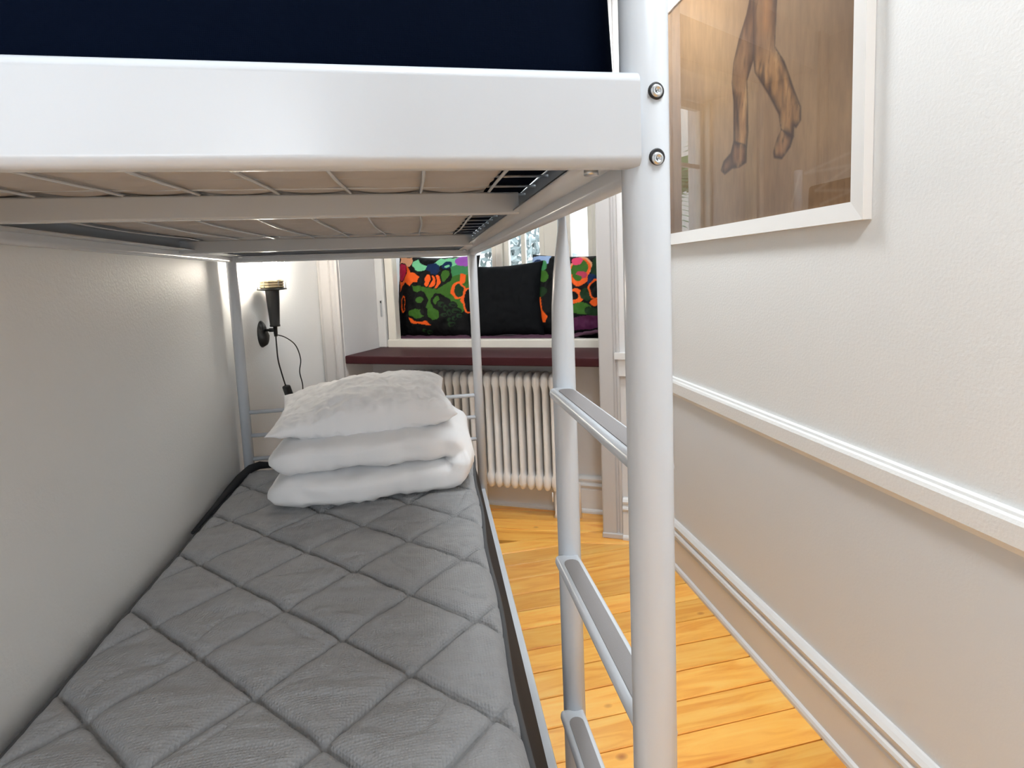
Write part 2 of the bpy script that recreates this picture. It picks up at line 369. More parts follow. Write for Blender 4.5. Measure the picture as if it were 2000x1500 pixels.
# ================================================================== BUNK BED
XL, XR, YN, YF = -.752, .231, .552, 2.50
bed = thing('bunk_bed', 'white tubular metal bunk bed with a ladder on its side', 'bunk bed', (XR, YN, 0))
def B(o): o.parent = bed; o.matrix_parent_inverse = Matrix.Translation(-Vector(bed.location)); return o
RP = .0242
for x, y in ((XR, YN), (XL, YN), (XR, YF), (XL, YF)):
    r = RP if y < 1 else .0205
    B(tube('post', [(x, y, 0), (x, y, 1.745), (x, y, 1.75)], [r, r, r*.8], M['bed'], None, 32))
# upper end rails: broad flat D section
def rrect(w, h, r, n=6):
    P = []
    for cx, cy, a0 in ((w/2-r, h/2-r, 0), (-w/2+r, h/2-r, PI/2), (-w/2+r, -h/2+r, PI), (w/2-r, -h/2+r, 1.5*PI)):
        for k in range(n+1): a = a0+k*PI/2/n; P.append((cx+r*math.cos(a), cy+r*math.sin(a)))
    return P
def bar(name, prof, axis, c, t0, t1, m=M['bed'], round_end=0, parent=None):
    """profile swept along x or y; c = centre of the other two coordinates; ends drawn in by round_end"""
    n = len(prof); st = []
    if round_end:
        for k in range(5): a = k/4*PI/2; st.append((t0+round_end*(1-math.sin(a)), 1-.28*(1-math.cos(PI/2-a))))
        for k in range(5): a = k/4*PI/2; st.append((t1-round_end*(1-math.cos(a)), 1-.28*(1-math.cos(a))))
        st = sorted(st)
    else: st = [(t0, 1), (t1, 1)]
    v = []; f = []
    for t, s in st:
        for a, b in prof: v.append((t, c[0]+a*s, c[1]+b*s) if axis == 'x' else (c[0]+a*s, t, c[1]+b*s))
    for i in range(len(st)-1):
        for k in range(n): f.append((i*n+k, i*n+(k+1) % n, (i+1)*n+(k+1) % n, (i+1)*n+k))
    f += [tuple(range(n-1, -1, -1)), tuple(range((len(st)-1)*n, len(st)*n))]
    o = pyd(name, v, f, m, None)
    for p in o.data.polygons: p.use_smooth = len(p.vertices) == 4
    mod = o.modifiers.new('wn', 'WEIGHTED_NORMAL')
    return o if parent == 'none' else B(o)
bar('end_rail', rrect(.030, .090, .011), 'x', (YN-.010, 1.4445), XL, XR-.014)
bar('end_rail', rrect(.026, .087, .012), 'x', (YF, 1.4325), XL, XR)
# upper long rails
for x, sx in ((XR+.002, 1), (XL-.002, -1)):
    bar('side_rail', rrect(.026, .086, .010), 'y', (x, 1.434), YN+.006, YF)
    # ledge angle carrying the mesh
    i = -sx
    bar('ledge', [(0, 0), (i*.046, 0), (i*.046, .004), (i*.004, .004), (i*.004, .030), (0, .030)], 'y', (x+i*.013, 1.414), YN+.02, YF-.015)
for y, s in ((YN+.006, 1), (YF-.013, -1)):
    bar('ledge', [(0, 0), (s*.030, 0), (s*.030, .004), (s*.004, .004), (s*.004, .03), (0, .03)], 'x', (y, 1.412), XL+.02, XR-.07 if s > 0 else XR-.02)
for y in (1.040, 1.975):
    bar('cross_beam', rrect(.020, .040, .004, 3), 'x', (y, 1.430 if y < 1.5 else 1.424), XL+.012, XR-.046)
# corner bolts under the frame
for x, y in ((.195, .62), (-.70, .62), (.195, 2.44), (-.70, 2.44)):
    B(lathe('corner_bolt', [(.0085, 0), (.0085, .006), (.004, .007)], M['steel'], None, 6, (x, y, 1.407)))
# wire mesh: each wire is its own piece
MZ = 1.452
def sag(x, y): return 0
k = 0
for x in [.130-.1195*i for i in range(8)]:
    pts = []
    for j in range(25):
        y = YN+.03+(YF-YN-.05)*j/24
        pts.append((x+.003*math.sin(y*9+x*30), y, MZ-.010*abs(math.sin((y-1.04)/(.935)*PI))))
    B(tube('mesh_wire', pts, .0026, M['bed'], None, 6))
for y in [.60+.10*i for i in range(19)]:
    if min(abs(y-1.04), abs(y-1.975)) < .02: continue
    B(tube('mesh_wire', [(XL+.02, y, MZ+.003), (-.3, y, MZ+.002), (XR-.02, y, MZ+.003)], .0022, M['bed'], None, 6))
# screws of the near post
for z, hole in ((1.4705, 0), (1.4085, 1)):
    a = Vector((.233-XR, -.5, 0)); d = Vector((-.233*.55, -.53, 0)).normalized()
    # bolt axis points towards the room end of the bed
    d = Vector((.10, -1, 0)).normalized(); c = Vector((XR, YN, z))+d*(RP-.002)
    q = d.to_track_quat('Z', 'Y').to_matrix().to_4x4(); q.translation = c
    rim = lathe('bolt_recess', [(.0082, 0), (.0082, .0026), (.0070, .0030)], M['dark'], None, 24); rim.data.transform(q); B(rim)
    q2 = q.copy(); q2.translation = c+d*.0018-Vector((0, 0, .0016*hole))
    h = lathe('bolt', [(.0064, 0), (.0064, .0014), (.0050, .0030), (.0030, .0032), (.0026, .0016), (.0, .0014)], M['steel'], None, 24); h.data.transform(q2); B(h)
# lower bunk
def slant(name, p, q, w_, h, m=M['bed']):
    d = Vector(q)-Vector(p); L = d.length; n = Vector((d.y, -d.x, 0)).normalized()
    mt = Matrix.Identity(4)
    for r_ in range(3): mt[r_][0] = d.normalized()[r_]; mt[r_][1] = n[r_]; mt[r_][2] = (0, 0, 1)[r_]; mt[r_][3] = p[r_]
    return B(box(name, (0, -w_/2, -h), (L, w_/2, 0), m, None, .004, 2, mt))
slant('lower_side_rail', (.193, YN, .335), (.229, YF, .335), .022, .085)
slant('lower_side_rail', (XL, YN, .335), (XL, YF, .335), .022, .085)
bar('lower_end_rail', rrect(.024, .085, .008), 'x', (YN, .2925), XL, XR); bar('lower_end_rail', rrect(.024, .085, .008), 'x', (YF, .2925), XL, XR)
for x in (-.6, -.36, -.12): slant('base_slat', (x, YN, .333), (x, YF, .333), .05, .015)
for z in (.766, .666, .565):
    for y in (YF, YN) if z < .7 else (YF,):
        B(tube('headboard_bar', [(XL, y, z), (XR, y, z)], .0085, M['bed'], None, 14))
# ladder stile with flattened top, rungs to the near post
SX, SY = .252, 1.0
v = []; f = []; n = 24; stz = [(0, .0215, .0215, 0), (1.06, .0215, .0215, 0), (1.16, .0212, .0216, .0), (1.24, .0195, .0225, .001), (1.30, .0160, .0245, .0025), (1.345, .0105, .0265, .004), (1.375, .0060, .0275, .005), (1.395, .0035, .028, .0045), (1.475, .0035, .028, .0045), (1.482, .002, .022, .0045)]
for z, rx, ry, ox in stz:
    for k in range(n): v.append((SX+ox+rx*math.cos(2*PI*k/n), SY+ry*math.sin(2*PI*k/n), z))
for i in range(len(stz)-1):
    for k in range(n): f.append((i*n+k, i*n+(k+1) % n, (i+1)*n+(k+1) % n, (i+1)*n+k))
f += [tuple(range(n-1, -1, -1)), tuple(range((len(stz)-1)*n, len(stz)*n))]
o = B(pyd('ladder_stile', v, f, M['bed']))
for p in o.data.polygons: p.use_smooth = len(p.vertices) == 4
for z in (1.092, .772, .458, .150):
    mt = Matrix.Translation((.243, 0, z))
    rg = B(box('ladder_rung', (-.0235, YN+.01, -.021), (.0235, SY-.008, 0), M['bed'], None, .009, 3, mt))
    # grip strip with rounded ends
    P = []; y0, y1, r = YN+.036, SY-.036, .0135
    for k in range(9): a = PI*k/8; P.append((r*math.cos(a), y1-r+r*math.sin(a)))
    for k in range(9): a = PI+PI*k/8; P.append((r*math.cos(a), y0+r+r*math.sin(a)))
    nn = len(P); gv = [(x, y, .0) for x, y in P]+[(x, y, .0012) for x, y in P]
    gf = [tuple(range(nn, 2*nn))]+[(i, (i+1) % nn, nn+(i+1) % nn, nn+i) for i in range(nn)]
    gp = pyd('grip_strip', [(x+.243, y, zz+z) for x, y, zz in gv], gf, M['pad']); gp.parent = rg; gp['label'] = 'grey anti-slip strip'

# ================================================================== MATTRESSES
um = thing('upper_mattress', 'mattress in a navy blue cover on the upper bunk', 'mattress', (-.27, 1.5, 1.456))
def grid(name, nu, nv, fn, m, parent=None, smooth=True, colfn=None):
    v = [fn(i/nu, j/nv) for j in range(nv+1) for i in range(nu+1)]
    f = [(j*(nu+1)+i, j*(nu+1)+i+1, (j+1)*(nu+1)+i+1, (j+1)*(nu+1)+i) for j in range(nv) for i in range(nu)]
    me = bpy.data.meshes.new(name); me.from_pydata([tuple(x) for x in v], [], f); me.update()
    if colfn:
        ca = me.color_attributes.new('Col', 'FLOAT_COLOR', 'POINT')
        for j in range(nv+1):
            for i in range(nu+1): ca.data[j*(nu+1)+i].color = (*colfn(i/nu, j/nv), 1)
    return link(name, me, m, parent, smooth)
def pin(o, par): o.parent = par; o.matrix_parent_inverse = Matrix.Translation(-Vector(par.location)); return o
# navy cover: rounded slab whose side bulges
bm = bmesh.new(); boxbm(bm, (-.728, .578, 1.458), (.216, 2.465, 1.668))
bmesh.ops.bevel(bm, geom=list(bm.edges), offset=.016, segments=4, profile=.5, affect='EDGES')
bmesh.ops.subdivide_edges(bm, edges=[e for e in bm.edges if e.calc_length() > .3], cuts=14, use_grid_fill=True)
for vv in bm.verts:
    n_ = fbm(vv.co.x*5, vv.co.y*5, vv.co.z*5)
    if vv.co.x > .12: vv.co.x += .004*n_-.003-.010*max(0, (vv.co.z-1.50)/.17)+.004*math.sin(max(0, min(1, (vv.co.z-1.46)/.2))*PI)
    if vv.co.y < .63 or vv.co.y > 2.4: vv.co.y += .004*n_
me = bpy.data.meshes.new('cover'); bm.to_mesh(me); bm.free(); pin(link('cover', me, M['navy'], None, True), um)
def uf(u, v):
    x = -.70+u*(.125+.70); y = .605+v*(2.44-.605)
    bul = abs(math.sin((x-.130)/.1195*PI))*abs(math.sin((y-.60)/.10*PI))
    return (x+.004*fbm(y*9, 3, 0)*(u > .95), y, 1.4565-.0065*bul+.002*fbm(x*9, y*30)-.008*abs(math.sin((y-1.04)/.935*PI)))
us = pin(grid('underside', 84, 190, uf, M['under']), um); us['label'] = 'pale grey mattress underside seen through the wire mesh'

lm = thing('lower_mattress', 'grey diamond quilted mattress with black sides on the lower bunk', 'mattress', (-.28, 1.5, .345))
Y0, Y1 = .59, 2.468; ZT = .520
def xr_edge(y): return .128+.040*(y-.6)/1.9+.022*max(0, (y-1.2)/1.3)**2+.004*math.sin(y*11)
def xl_edge(y): return -.752-.0*y
def qtop(u, v):
    y = Y0+v*(Y1-Y0); x = xl_edge(y)+u*(xr_edge(y)-xl_edge(y))
    # rounded far corners
    a = (x+y-1.012)/.2835; b = (y-x-1.432)/.298
    da = abs(a-round(a)); db = abs(b-round(b))
    puff = (min(1, da*5.5)*(2-min(1, da*5.5)))*(min(1, db*5.5)*(2-min(1, db*5.5)))
    ex = min(u*1.0, 1-u)*.93; ey = min(v, 1-v)*1.88; e = min(ex, ey); edge = 1-min(1, e/.030)
    wr = fbm(x*3.2+.6*y, y*17+x*2.5, .3)*.0065+fbm(x*9, y*36+x*7, 2.1)*.0034
    wr += -.0045*math.exp(-((fbm(x*2.2+4, y*2.2, 9)*1.0)/.035)**2)*puff
    near = math.exp(-(da*16)**2)+math.exp(-(db*16)**2)
    pk = fbm(x*30, y*30, 5)*.0032*min(1, near)
    sg = -.0105*math.exp(-(da/.026)**2)-.0105*math.exp(-(db/.026)**2)
    return (x, y, ZT+.012*puff*(1-edge)+sg*(1-edge)+wr*(1-edge)*puff-.016*edge*edge+pk)
qt = pin(grid('quilted_top', 220, 440, qtop, M['quilt']), lm)
# perimeter path for piping and black side band
per = []
N_ = 60
for i in range(N_): per.append((xr_edge(Y0+(Y1-Y0)*i/N_), Y0+(Y1-Y0)*i/N_))
for i in range(20): per.append((xr_edge(Y1)+(xl_edge(Y1)-xr_edge(Y1))*i/20, Y1))
for i in range(N_): per.append((xl_edge(0), Y1+(Y0-Y1)*i/N_))
for i in range(20): per.append((xl_edge(0)+(xr_edge(Y0)-xl_edge(0))*i/20, Y0))
pin(tube('piping', [(x, y, ZT-.015) for x, y in per], .0065, M['pipe'], None, 8, False, True), lm)
v = []; f = []; NP = len(per); cxm, cym = -.3, 1.53
lv = [(.0, ZT-.017), (.012, ZT-.040), (.017, ZT-.09), (.014, .375), (.0, .345)]
FL = {lv[0][1]: .0, lv[1][1]: .18, lv[2][1]: .42, lv[3][1]: .97, lv[4][1]: 1.0}
for off, z in lv:
    for i, (x, y) in enumerate(per):
        ox = FL[z]*max(.017, (.193+.036*(y-YN)/(YF-YN)-.013-x)) if (i <= N_) else (-off*.4 if N_+20 <= i <= 2*N_+20 else 0)
        oy = off*.5 if N_ <= i <= N_+20 else (-off if i >= 2*N_+20 else 0)
        v.append((x+ox, y+oy, z))
for k in range(len(lv)-1):
    for i in range(NP): f.append((k*NP+i, k*NP+(i+1) % NP, (k+1)*NP+(i+1) % NP, (k+1)*NP+i))
f.append(tuple(range((len(lv)-1)*NP, len(lv)*NP)))
pin(pyd('side_band', v, f, M['black'], None, True), lm)
# raised black lip against the wall at the far left corner
lp = [(-.757, 1.9, .519), (-.757, 2.1, .523), (-.755, 2.25, .530), (-.747, 2.36, .537), (-.73, 2.43, .545), (-.70, 2.46, .548), (-.64, 2.468, .540)]
pin(tube('zip_band', lp, [.006, .009, .013, .016, .017, .016, .010], M['black'], None, 10), lm)

# ================================================================== DUVET AND PILLOW
duv = thing('folded_duvet', 'white duvet folded in two on the grey mattress', 'duvet', (-.25, 2.2, .525))
def sgn(x): return -1 if x < 0 else 1
path = []
ht = .0585; zb = .524+ht; zm = zb+2*ht-.006
for i in range(27): path.append((-.548+i*.60/26, zb, 0))
cx = .052; rr = (zm-zb)/2
for i in range(1, 12): a = -PI/2+PI*i/12; path.append((cx+rr*1.02*math.cos(a), (zb+zm)/2+rr*math.sin(a), 0))
for i in range(27): path.append((.052-i*.592/26, zm, 0))
v = []; f = []; NC = 72; K = len(path)
for i in range(K):
    x, z, _ = path[i]; p = path[max(i-1, 0)]; q = path[min(i+1, K-1)]
    tx, tz = q[0]-p[0], q[1]-p[1]; L = math.hypot(tx, tz); nx, nz = -tz/L, tx/L
    endf = min(i, K-1-i); cl = 1.0 if endf >= 5 else (1-(1-endf/5)**2.2)**.5*.97+.03
    for k in range(NC):
        a = 2*PI*k/NC; ca, sa = math.cos(a), math.sin(a); e = .52
        hn = sgn(sa)*abs(sa)**.62*ht*(.30+.70*cl); yy = sgn(ca)*abs(ca)**e*.232*(.94+.06*cl)
        sx = x+nx*hn; sz = z+nz*hn
        ywarp = 2.225-.055*math.cos((sx+.25)/.36*1.35)+.075*(sx+.25)*.6 if True else 0
        up_ = (i > K/2)
        y = ywarp+yy+(.022 if up_ else 0)+.02*fbm(sx*4, i*.02, 7.7)
        w1 = fbm(sx*20, y*5+sz*4, sz*7+3)*.013+fbm(sx*48+y*9, y*12, sz*16)*.0065
        # tufting seams every ~20 cm
        seam = sum(math.exp(-((sx-s0)/.010)**2) for s0 in (-.40, -.185))*.008
        fx = ca < -.35
        amp = (w1-seam)*(1.0 if fx else .8)
        # pull along the outward normal of the section
        ol = math.hypot(hn/ht, yy/.232)+1e-6
        v.append((sx+nx*amp*(hn/ht)/ol-(.006*fbm(y*8, sz*14) if endf < 5 else 0), y+amp*(yy/.232)/ol, max(.5245, sz+nz*amp*(hn/ht)/ol+(.020*max(0, (sx+.1)/.2)**1.4 if up_ and y > 2.2 else 0))))
for i in range(K-1):
    for k in range(NC): f.append((i*NC+k, i*NC+(k+1) % NC, (i+1)*NC+(k+1) % NC, (i+1)*NC+k))
f += [tuple(range(NC-1, -1, -1)), tuple(range((K-1)*NC, K*NC))]
pin(pyd('duvet_body', v, f, M['linen'], None, True), duv)

def pillow_mesh(name, W, D, T, m, n=64, wr=.006, colfn=None, pinch=.10, seed=0, flat=.55, slope=False):
    """pillow lying in its local XY plane, plump along z; closed mesh with seam"""
    v = []; f = []; idx = {}; cols = []
    def pt(i, j, side):
        u = 2*i/n-1; w_ = 2*j/n-1
        px = W/2*u*(1-pinch*(1-u*u)*0-pinch*.5*(abs(w_)**2)*0)*(1-pinch*(1-abs(w_)**1.5*1.0)*(abs(u)**6)*.9)
        py = D/2*w_*(1-pinch*(1-abs(u)**1.5)*(abs(w_)**6)*.9)
        eu = 2.6 if u > 0 or not slope else 1.6
        prof = max(0, (1-abs(u)**eu))**(flat if eu > 2 else .75)*max(0, (1-abs(w_)**2.6))**flat
        k_ = fbm(u*3.2+seed, w_*3.2, side*2.0)*wr+fbm(u*9+seed, w_*4, side*3.0+1)*wr*.5
        edge = max(abs(u), abs(w_))
        k_ += math.sin((u*14+fbm(u*2, w_*2, seed)*5))*wr*.5*max(0, (abs(w_)-.45))*prof+math.sin((w_*14+fbm(w_*2, u*2, seed)*5))*wr*.5*max(0, (abs(u)-.45))*prof
        if slope: k_ += side*(.0045*math.sin(u*26+5*fbm(u*3, w_*3, 8))*max(0, -w_-.25)+.002*fbm(u*5+2*w_, w_*11, 4)+.005*math.sin(w_*9+u*5+4*fbm(u*1.5, w_*1.5, 2))*(1-abs(w_)))
        return (px, py, side*(T/2*prof)+k_*min(1, prof*3))
    for side in (1, -1):
        for j in range(n+1):
            for i in range(n+1):
                b = i in (0, n) or j in (0, n)
                if side == -1 and b: idx[(side, i, j)] = idx[(1, i, j)]; continue
                idx[(side, i, j)] = len(v); v.append(pt(i, j, side))
                if colfn: cols.append(colfn(i/n, j/n, side))
        for j in range(n):
            for i in range(n):
                q = (idx[(side, i, j)], idx[(side, i+1, j)], idx[(side, i+1, j+1)], idx[(side, i, j+1)])
                f.append(q if side == 1 else q[::-1])
    me = bpy.data.meshes.new(name); me.from_pydata(v, [], f); me.update()
    if colfn:
        ca = me.color_attributes.new('Col', 'FLOAT_COLOR', 'POINT')
        for i, c in enumerate(cols): ca.data[i].color = (*c, 1)
    me.materials.append(m)
    for p in me.polygons: p.use_smooth = True
    return me
pw = link('bed_pillow', pillow_mesh('bed_pillow', .665, .455, .185, M['linen'], 110, .012, None, .10, 3, .42, True))
pw.location = (-.238, 2.262, .815); pw.rotation_euler = (math.radians(7), math.radians(-1.5), math.radians(4))
tag(pw, 'plump white pillow on top of the folded duvet', 'pillow')

# ================================================================== WALL LAMP
LB = Vector((-.7385, 2.774, 1.078)); LNv = Vector((.945, -.326, 0)).normalized(); LT = Vector((.326, .945, 0)); LA = LB+LNv*.078
lamp = thing('wall_lamp', 'black handled inspection lamp with glowing glass jar on a wall bracket', 'lamp', LB)
def P_(o): return pin(o, lamp)
lmx = Matrix(((LT.x, LNv.x, 0, LB.x), (LT.y, LNv.y, 0, LB.y), (0, 0, 1, LB.z), (0, 0, 0, 1)))
# shield shaped bracket plate
v = []; f = []; n = 24
for d, s in ((0, 1), (.010, 1), (.020, .82), (.026, .55)):
    for k in range(n):
        a = 2*PI*k/n; v.append(lmx @ Vector((.032*s*math.cos(a), d+(.010 if math.sin(a) < -.2 and d > .015 else 0), -.008+.062*s*math.sin(a))))
for i in range(3):
    for k in range(n): f.append((i*n+k, i*n+(k+1) % n, (i+1)*n+(k+1) % n, (i+1)*n+k))
f += [tuple(range(n)), tuple(range(3*n, 4*n))]
P_(pyd('bracket_plate', v, f, M['blackpl'], None, True))
P_(tube('bracket_arm', [LB+LNv*.02+Vector((0, 0, .010)), LB+LNv*.045+Vector((0, 0, .010)), LB+LNv*.050+Vector((0, 0, .010)), LA+Vector((0, 0, .010))], [.007, .006, .009, .008], M['blackpl'], None, 12))
hz = 1.103
P_(lathe('handle', [(.007, -.045), (.0085, -.03), (.009, 0), (.022, .001), (.0225, .008), (.021, .010), (.024, .06), (.028, .12), (.030, .166), (.030, .170)], M['blackpl'], None, 28, (LA.x, LA.y, hz)))
P_(lathe('collar', [(.030, .166), (.062, .169), (.064, .172), (.060, .175), (.034, .178)], M['blackpl'], None, 32, (LA.x, LA.y, hz)))
rg = [(.044, .176)]
for i in range(3): rg += [(.050, .178+i*.012), (.0525, .183+i*.012), (.048, .189+i*.012)]
P_(lathe('threaded_ring', rg+[(.044, .216)], M['brass'], None, 32, (LA.x, LA.y, hz)))
# jar: thin wall
J = [(.050, .200), (.051, .215), (.051, .300), (.046, .320), (.030, .334), (.004, .340), (.003, .337), (.028, .331), (.043, .318), (.048, .300), (.048, .215), (.047, .200)]
P_(lathe('glass_jar', J, M['jar'], None, 32, (LA.x, LA.y, hz)))
P_(lathe('bulb', [(.012, .205), (.014, .228), (.026, .255), (.031, .278), (.027, .300), (.012, .314), (.001, .316)], M['bulb'], None, 24, (LA.x, LA.y, hz)))
for k in range(6):
    a = 2*PI*k/6+.2; c, s = math.cos(a), math.sin(a)
    P_(tube('cage_wire', [(LA.x+c*r, LA.y+s*r, hz+z) for r, z in ((.058, .172), (.059, .20), (.063, .25), (.061, .30), (.050, .335), (.02, .352), (0, .354))], .0015, M['steel'], None, 6))
cz = hz-.045
def cp(t, n_, z): return LA+LT*t+LNv*n_+Vector((0, 0, z-LA.z))
def catmull(P, n=8):
    out = []; Q = [P[0]]+P+[P[-1]]
    for i in range(1, len(Q)-2):
        a, b, c, d = (Vector(Q[i+k]) for k in (-1, 0, 1, 2))
        for t in range(n):
            t /= n; out.append(.5*((2*b)+(c-a)*t+(2*a-5*b+4*c-d)*t*t+(3*b-a-3*c+d)*t*t*t))
    out.append(Vector(Q[-2])); return out
cab1 = [cp(0, 0, hz-.03), cp(-.001, 0, 1.03), cp(.0, .001, .95), cp(.016, .004, .88), cp(.034, .008, .815)]
P_(tube('cable', catmull(cab1), .0032, M['rubber'], None, 8))
cab2 = [cp(.06, .016, .730), cp(.09, .022, .713), cp(.125, .028, .735), cp(.140, .030, .80), cp(.128, .027, .87), cp(.140, .030, .93), cp(.115, .025, 1.0), cp(.06, .012, 1.045), cp(.004, 0, 1.066)]
P_(tube('cable', catmull(cab2), .0026, M['rubber'], None, 8))
s0, s1 = cp(.034, .008, .822), cp(.062, .016, .727); dv = (s1-s0); sm = dv.to_track_quat('Z', 'Y').to_matrix().to_4x4(); sm.translation = s0
P_(box('cord_switch', (-.017, -.014, 0), (.017, .014, dv.length), M['blackpl'], None, .008, 2, sm))

# ================================================================== RADIATOR
rad = thing('radiator', 'old white column radiator under the dark windowsill', 'radiator', wl(-.66, .15, 0))
def sect_mesh():
    lv = [(.150, .005, .020), (.156, .012, .040), (.170, .017, .052), (.185, .0222, .056), (.222, .0222, .056), (.240, .0150, .054), (.262, .0132, .053), (.68, .0132, .053), (.705, .0160, .054), (.722, .0222, .056), (.752, .0222, .056), (.768, .019, .052), (.780, .012, .042), (.787, .004, .026)]
    v = []; f = []; n = 12
    for z, a, b in lv:
        for k in range(n):
            t = 2*PI*k/n; c, s = math.cos(t), math.sin(t)
            v.append((a*sgn(c)*abs(c)**.8, b*sgn(s)*abs(s)**.55, z))
    for i in range(len(lv)-1):
        for k in range(n): f.append((i*n+k, i*n+(k+1) % n, (i+1)*n+(k+1) % n, (i+1)*n+k))
    f += [tuple(range(n-1, -1, -1)), tuple(range((len(lv)-1)*n, len(lv)*n))]
    me = bpy.data.meshes.new('section'); me.from_pydata(v, [], f); me.materials.append(M['rad'])
    for p in me.polygons: p.use_smooth = True
    return me
SM = sect_mesh(); ang = math.atan2(DS.y, DS.x)
rad.rotation_euler = (0, 0, ang)
for i in range(20):
    o = link('section', SM, None, rad); o.location = (-1.088+i*.0452+.66, 0, 0)
def rl(o): o.parent = rad; return o
for z in (.205, .737): rl(tube('hub_pipe', [(-.445, 0, z), (.455, 0, z)], .014, M['rad'], None, 12))
rl(tube('supply_pipe', [(.455, 0, .205), (.49, 0, .205), (.50, .01, .19), (.50, .02, .0)], .010, M['rad'], None, 12))
for s in (-.38, .38): rl(tube('foot', [(s, 0, .16), (s, 0, .02), (s, 0, 0)], [.013, .011, .018], M['rad'], None, 12))
rl(tube('bleed_pin', [(.372, -.05, .155), (.372, -.05, .105)], .003, M['rad'], None, 8))

# ================================================================== CUSHIONS IN THE WINDOW
def srgb(*c): return tuple((x/255/12.92 if x/255 <= .04045 else ((x/255+.055)/1.055)**2.4) for x in c)
BK = srgb(4, 5, 7); GR = srgb(58, 104, 32); DG = srgb(24, 52, 24); ORG = srgb(245, 98, 30); MAG = srgb(190, 22, 66); NV = srgb(14, 40, 82); PUR = srgb(150, 80, 175); MINT = srgb(120, 200, 150); TEAL = srgb(60, 130, 80); PEACH = srgb(225, 160, 120); BLU = srgb(150, 175, 215)
def inpoly(x, y, P):
    c = False; j = len(P)-1
    for i in range(len(P)):
        if (P[i][1] > y) != (P[j][1] > y) and x < (P[j][0]-P[i][0])*(y-P[i][1])/(P[j][1]-P[i][1])+P[i][0]: c = not c
        j = i
    return c
def E_(x, y, cx, cy, rx, ry): return math.hypot((x-cx)/rx, (y-cy)/ry)
SH1 = [('p', GR, [(420, 600), (560, 640), (700, 640), (860, 640), (930, 560), (1000, 430), (1250, 400), (1250, 900), (1150, 1000), (1000, 850), (860, 740), (760, 760), (720, 900), (830, 1000), (830, 1110), (760, 1140), (680, 1080), (640, 960), (650, 800), (600, 730), (460, 700)]),
       ('p', MINT, [(350, 230), (430, 200), (600, 330), (740, 270), (790, 180), (1060, 180), (1080, 330), (1000, 400), (940, 300), (860, 260), (800, 320), (640, 330), (600, 400), (430, 390)]),
       ('p', TEAL, [(960, 330), (1080, 300), (1250, 330), (1250, 440), (1060, 470), (980, 500)]),
       ('p', PEACH, [(130, 170), (340, 170), (360, 310), (300, 330), (150, 290)]),
       ('p', ORG, [(150, 300), (320, 320), (380, 420), (520, 470), (575, 545), (520, 582), (450, 555), (370, 625), (300, 575), (240, 640), (205, 710), (170, 560)]),
       ('e', BK, 215, 410, 88, 155), ('e', MAG, 215, 410, 74, 140),
       ('e', NV, 710, 350, 105, 75), ('e', NV, 780, 440, 90, 60), ('e', NV, 905, 300, 70, 62), ('e', MINT, 915, 318, 28, 20),
       ('e', BK, 880, 500, 110, 120), ('e', GR, 895, 480, 55, 90),
       ('e', BK, 800, 560, 62, 108), ('e', ORG, 790, 560, 48, 92), ('e', BK, 728, 560, 60, 105), ('e', ORG, 714, 560, 46, 90), ('e', BK, 655, 550, 58, 95), ('e', ORG, 640, 550, 44, 80),
       ('e', BK, 560, 560, 55, 80),
       ('e', PUR, 1130, 240, 115, 95),
       ('e', ORG, 1130, 510, 38, 75), ('e', ORG, 1090, 690, 95, 125), ('e', DG, 1100, 690, 62, 92), ('e', ORG, 1240, 820, 92, 190), ('e', BK, 1250, 820, 72, 165),
       ('e', BK, 540, 850, 125, 140), ('e', GR, 550, 840, 62, 46), ('e', BK, 790, 840, 82, 98), ('e', GR, 795, 840, 50, 62),
       ('e', GR, 520, 1040, 135, 62), ('e', BK, 620, 1010, 60, 70),
       ('p', ORG, [(370, 1095), (440, 1120), (510, 1170), (640, 1150), (735, 1215), (560, 1208), (430, 1192)]),
       ('e', ORG, 280, 900, 36, 135), ('e', BK, 286, 900, 18, 110)]
for q in ((870, 900), (930, 950), (985, 1010), (1040, 900), (1080, 980), (990, 1110), (1060, 1090), (1120, 1050), (900, 1050), (1010, 1180), (620, 1310), (680, 1330)):
    SH1 += [('e', BK, q[0], q[1], 62, 52), ('e', DG, q[0], q[1], 46, 36), ('e', BK, q[0]+12, q[1]+8, 26, 18)]
SH2 = [('p', BLU, [(40, 90), (230, 90), (220, 180), (60, 260)]), ('e', NV, 110, 190, 60, 60), ('e', TEAL, 165, 200, 40, 60), ('e', GR, 190, 310, 42, 60),
       ('e', ORG, 90, 330, 30, 70), ('e', ORG, 120, 420, 38, 45), ('e', DG, 180, 470, 60, 55), ('e', PUR, 90, 620, 45, 90), ('p', ORG, [(140, 520), (190, 520), (200, 640), (260, 720), (240, 760), (130, 750), (80, 700)]),
       ('e', BK, 490, 245, 112, 170), ('e', PEACH, 490, 245, 98, 155), ('e', ORG, 490, 260, 92, 142), ('e', GR, 485, 225, 72, 90), ('e', srgb(225, 70, 110), 450, 150, 45, 45), ('e', srgb(190, 60, 90), 520, 290, 45, 40), ('e', GR, 480, 320, 40, 30),
       ('e', DG, 640, 200, 60, 110), ('e', NV, 600, 340, 40, 60), ('e', ORG, 490, 500, 62, 75), ('e', BK, 470, 500, 40, 40), ('e', DG, 570, 480, 50, 60), ('e', ORG, 640, 420, 60, 100), ('e', BK, 642, 425, 46, 84), ('e', ORG, 630, 550, 26, 34),
       ('e', GR, 540, 620, 80, 55), ('e', DG, 620, 640, 70, 40), ('p', srgb(80, 28, 66), [(400, 760), (500, 700), (700, 660), (700, 800), (420, 850)])]
def shade(SH, x, y):
    c = BK
    for s in SH:
        if s[0] == 'p':
            if inpoly(x, y, s[2]): c = s[1]
        elif E_(x, y, *s[2:]) <= 1: c = s[1]
    return c
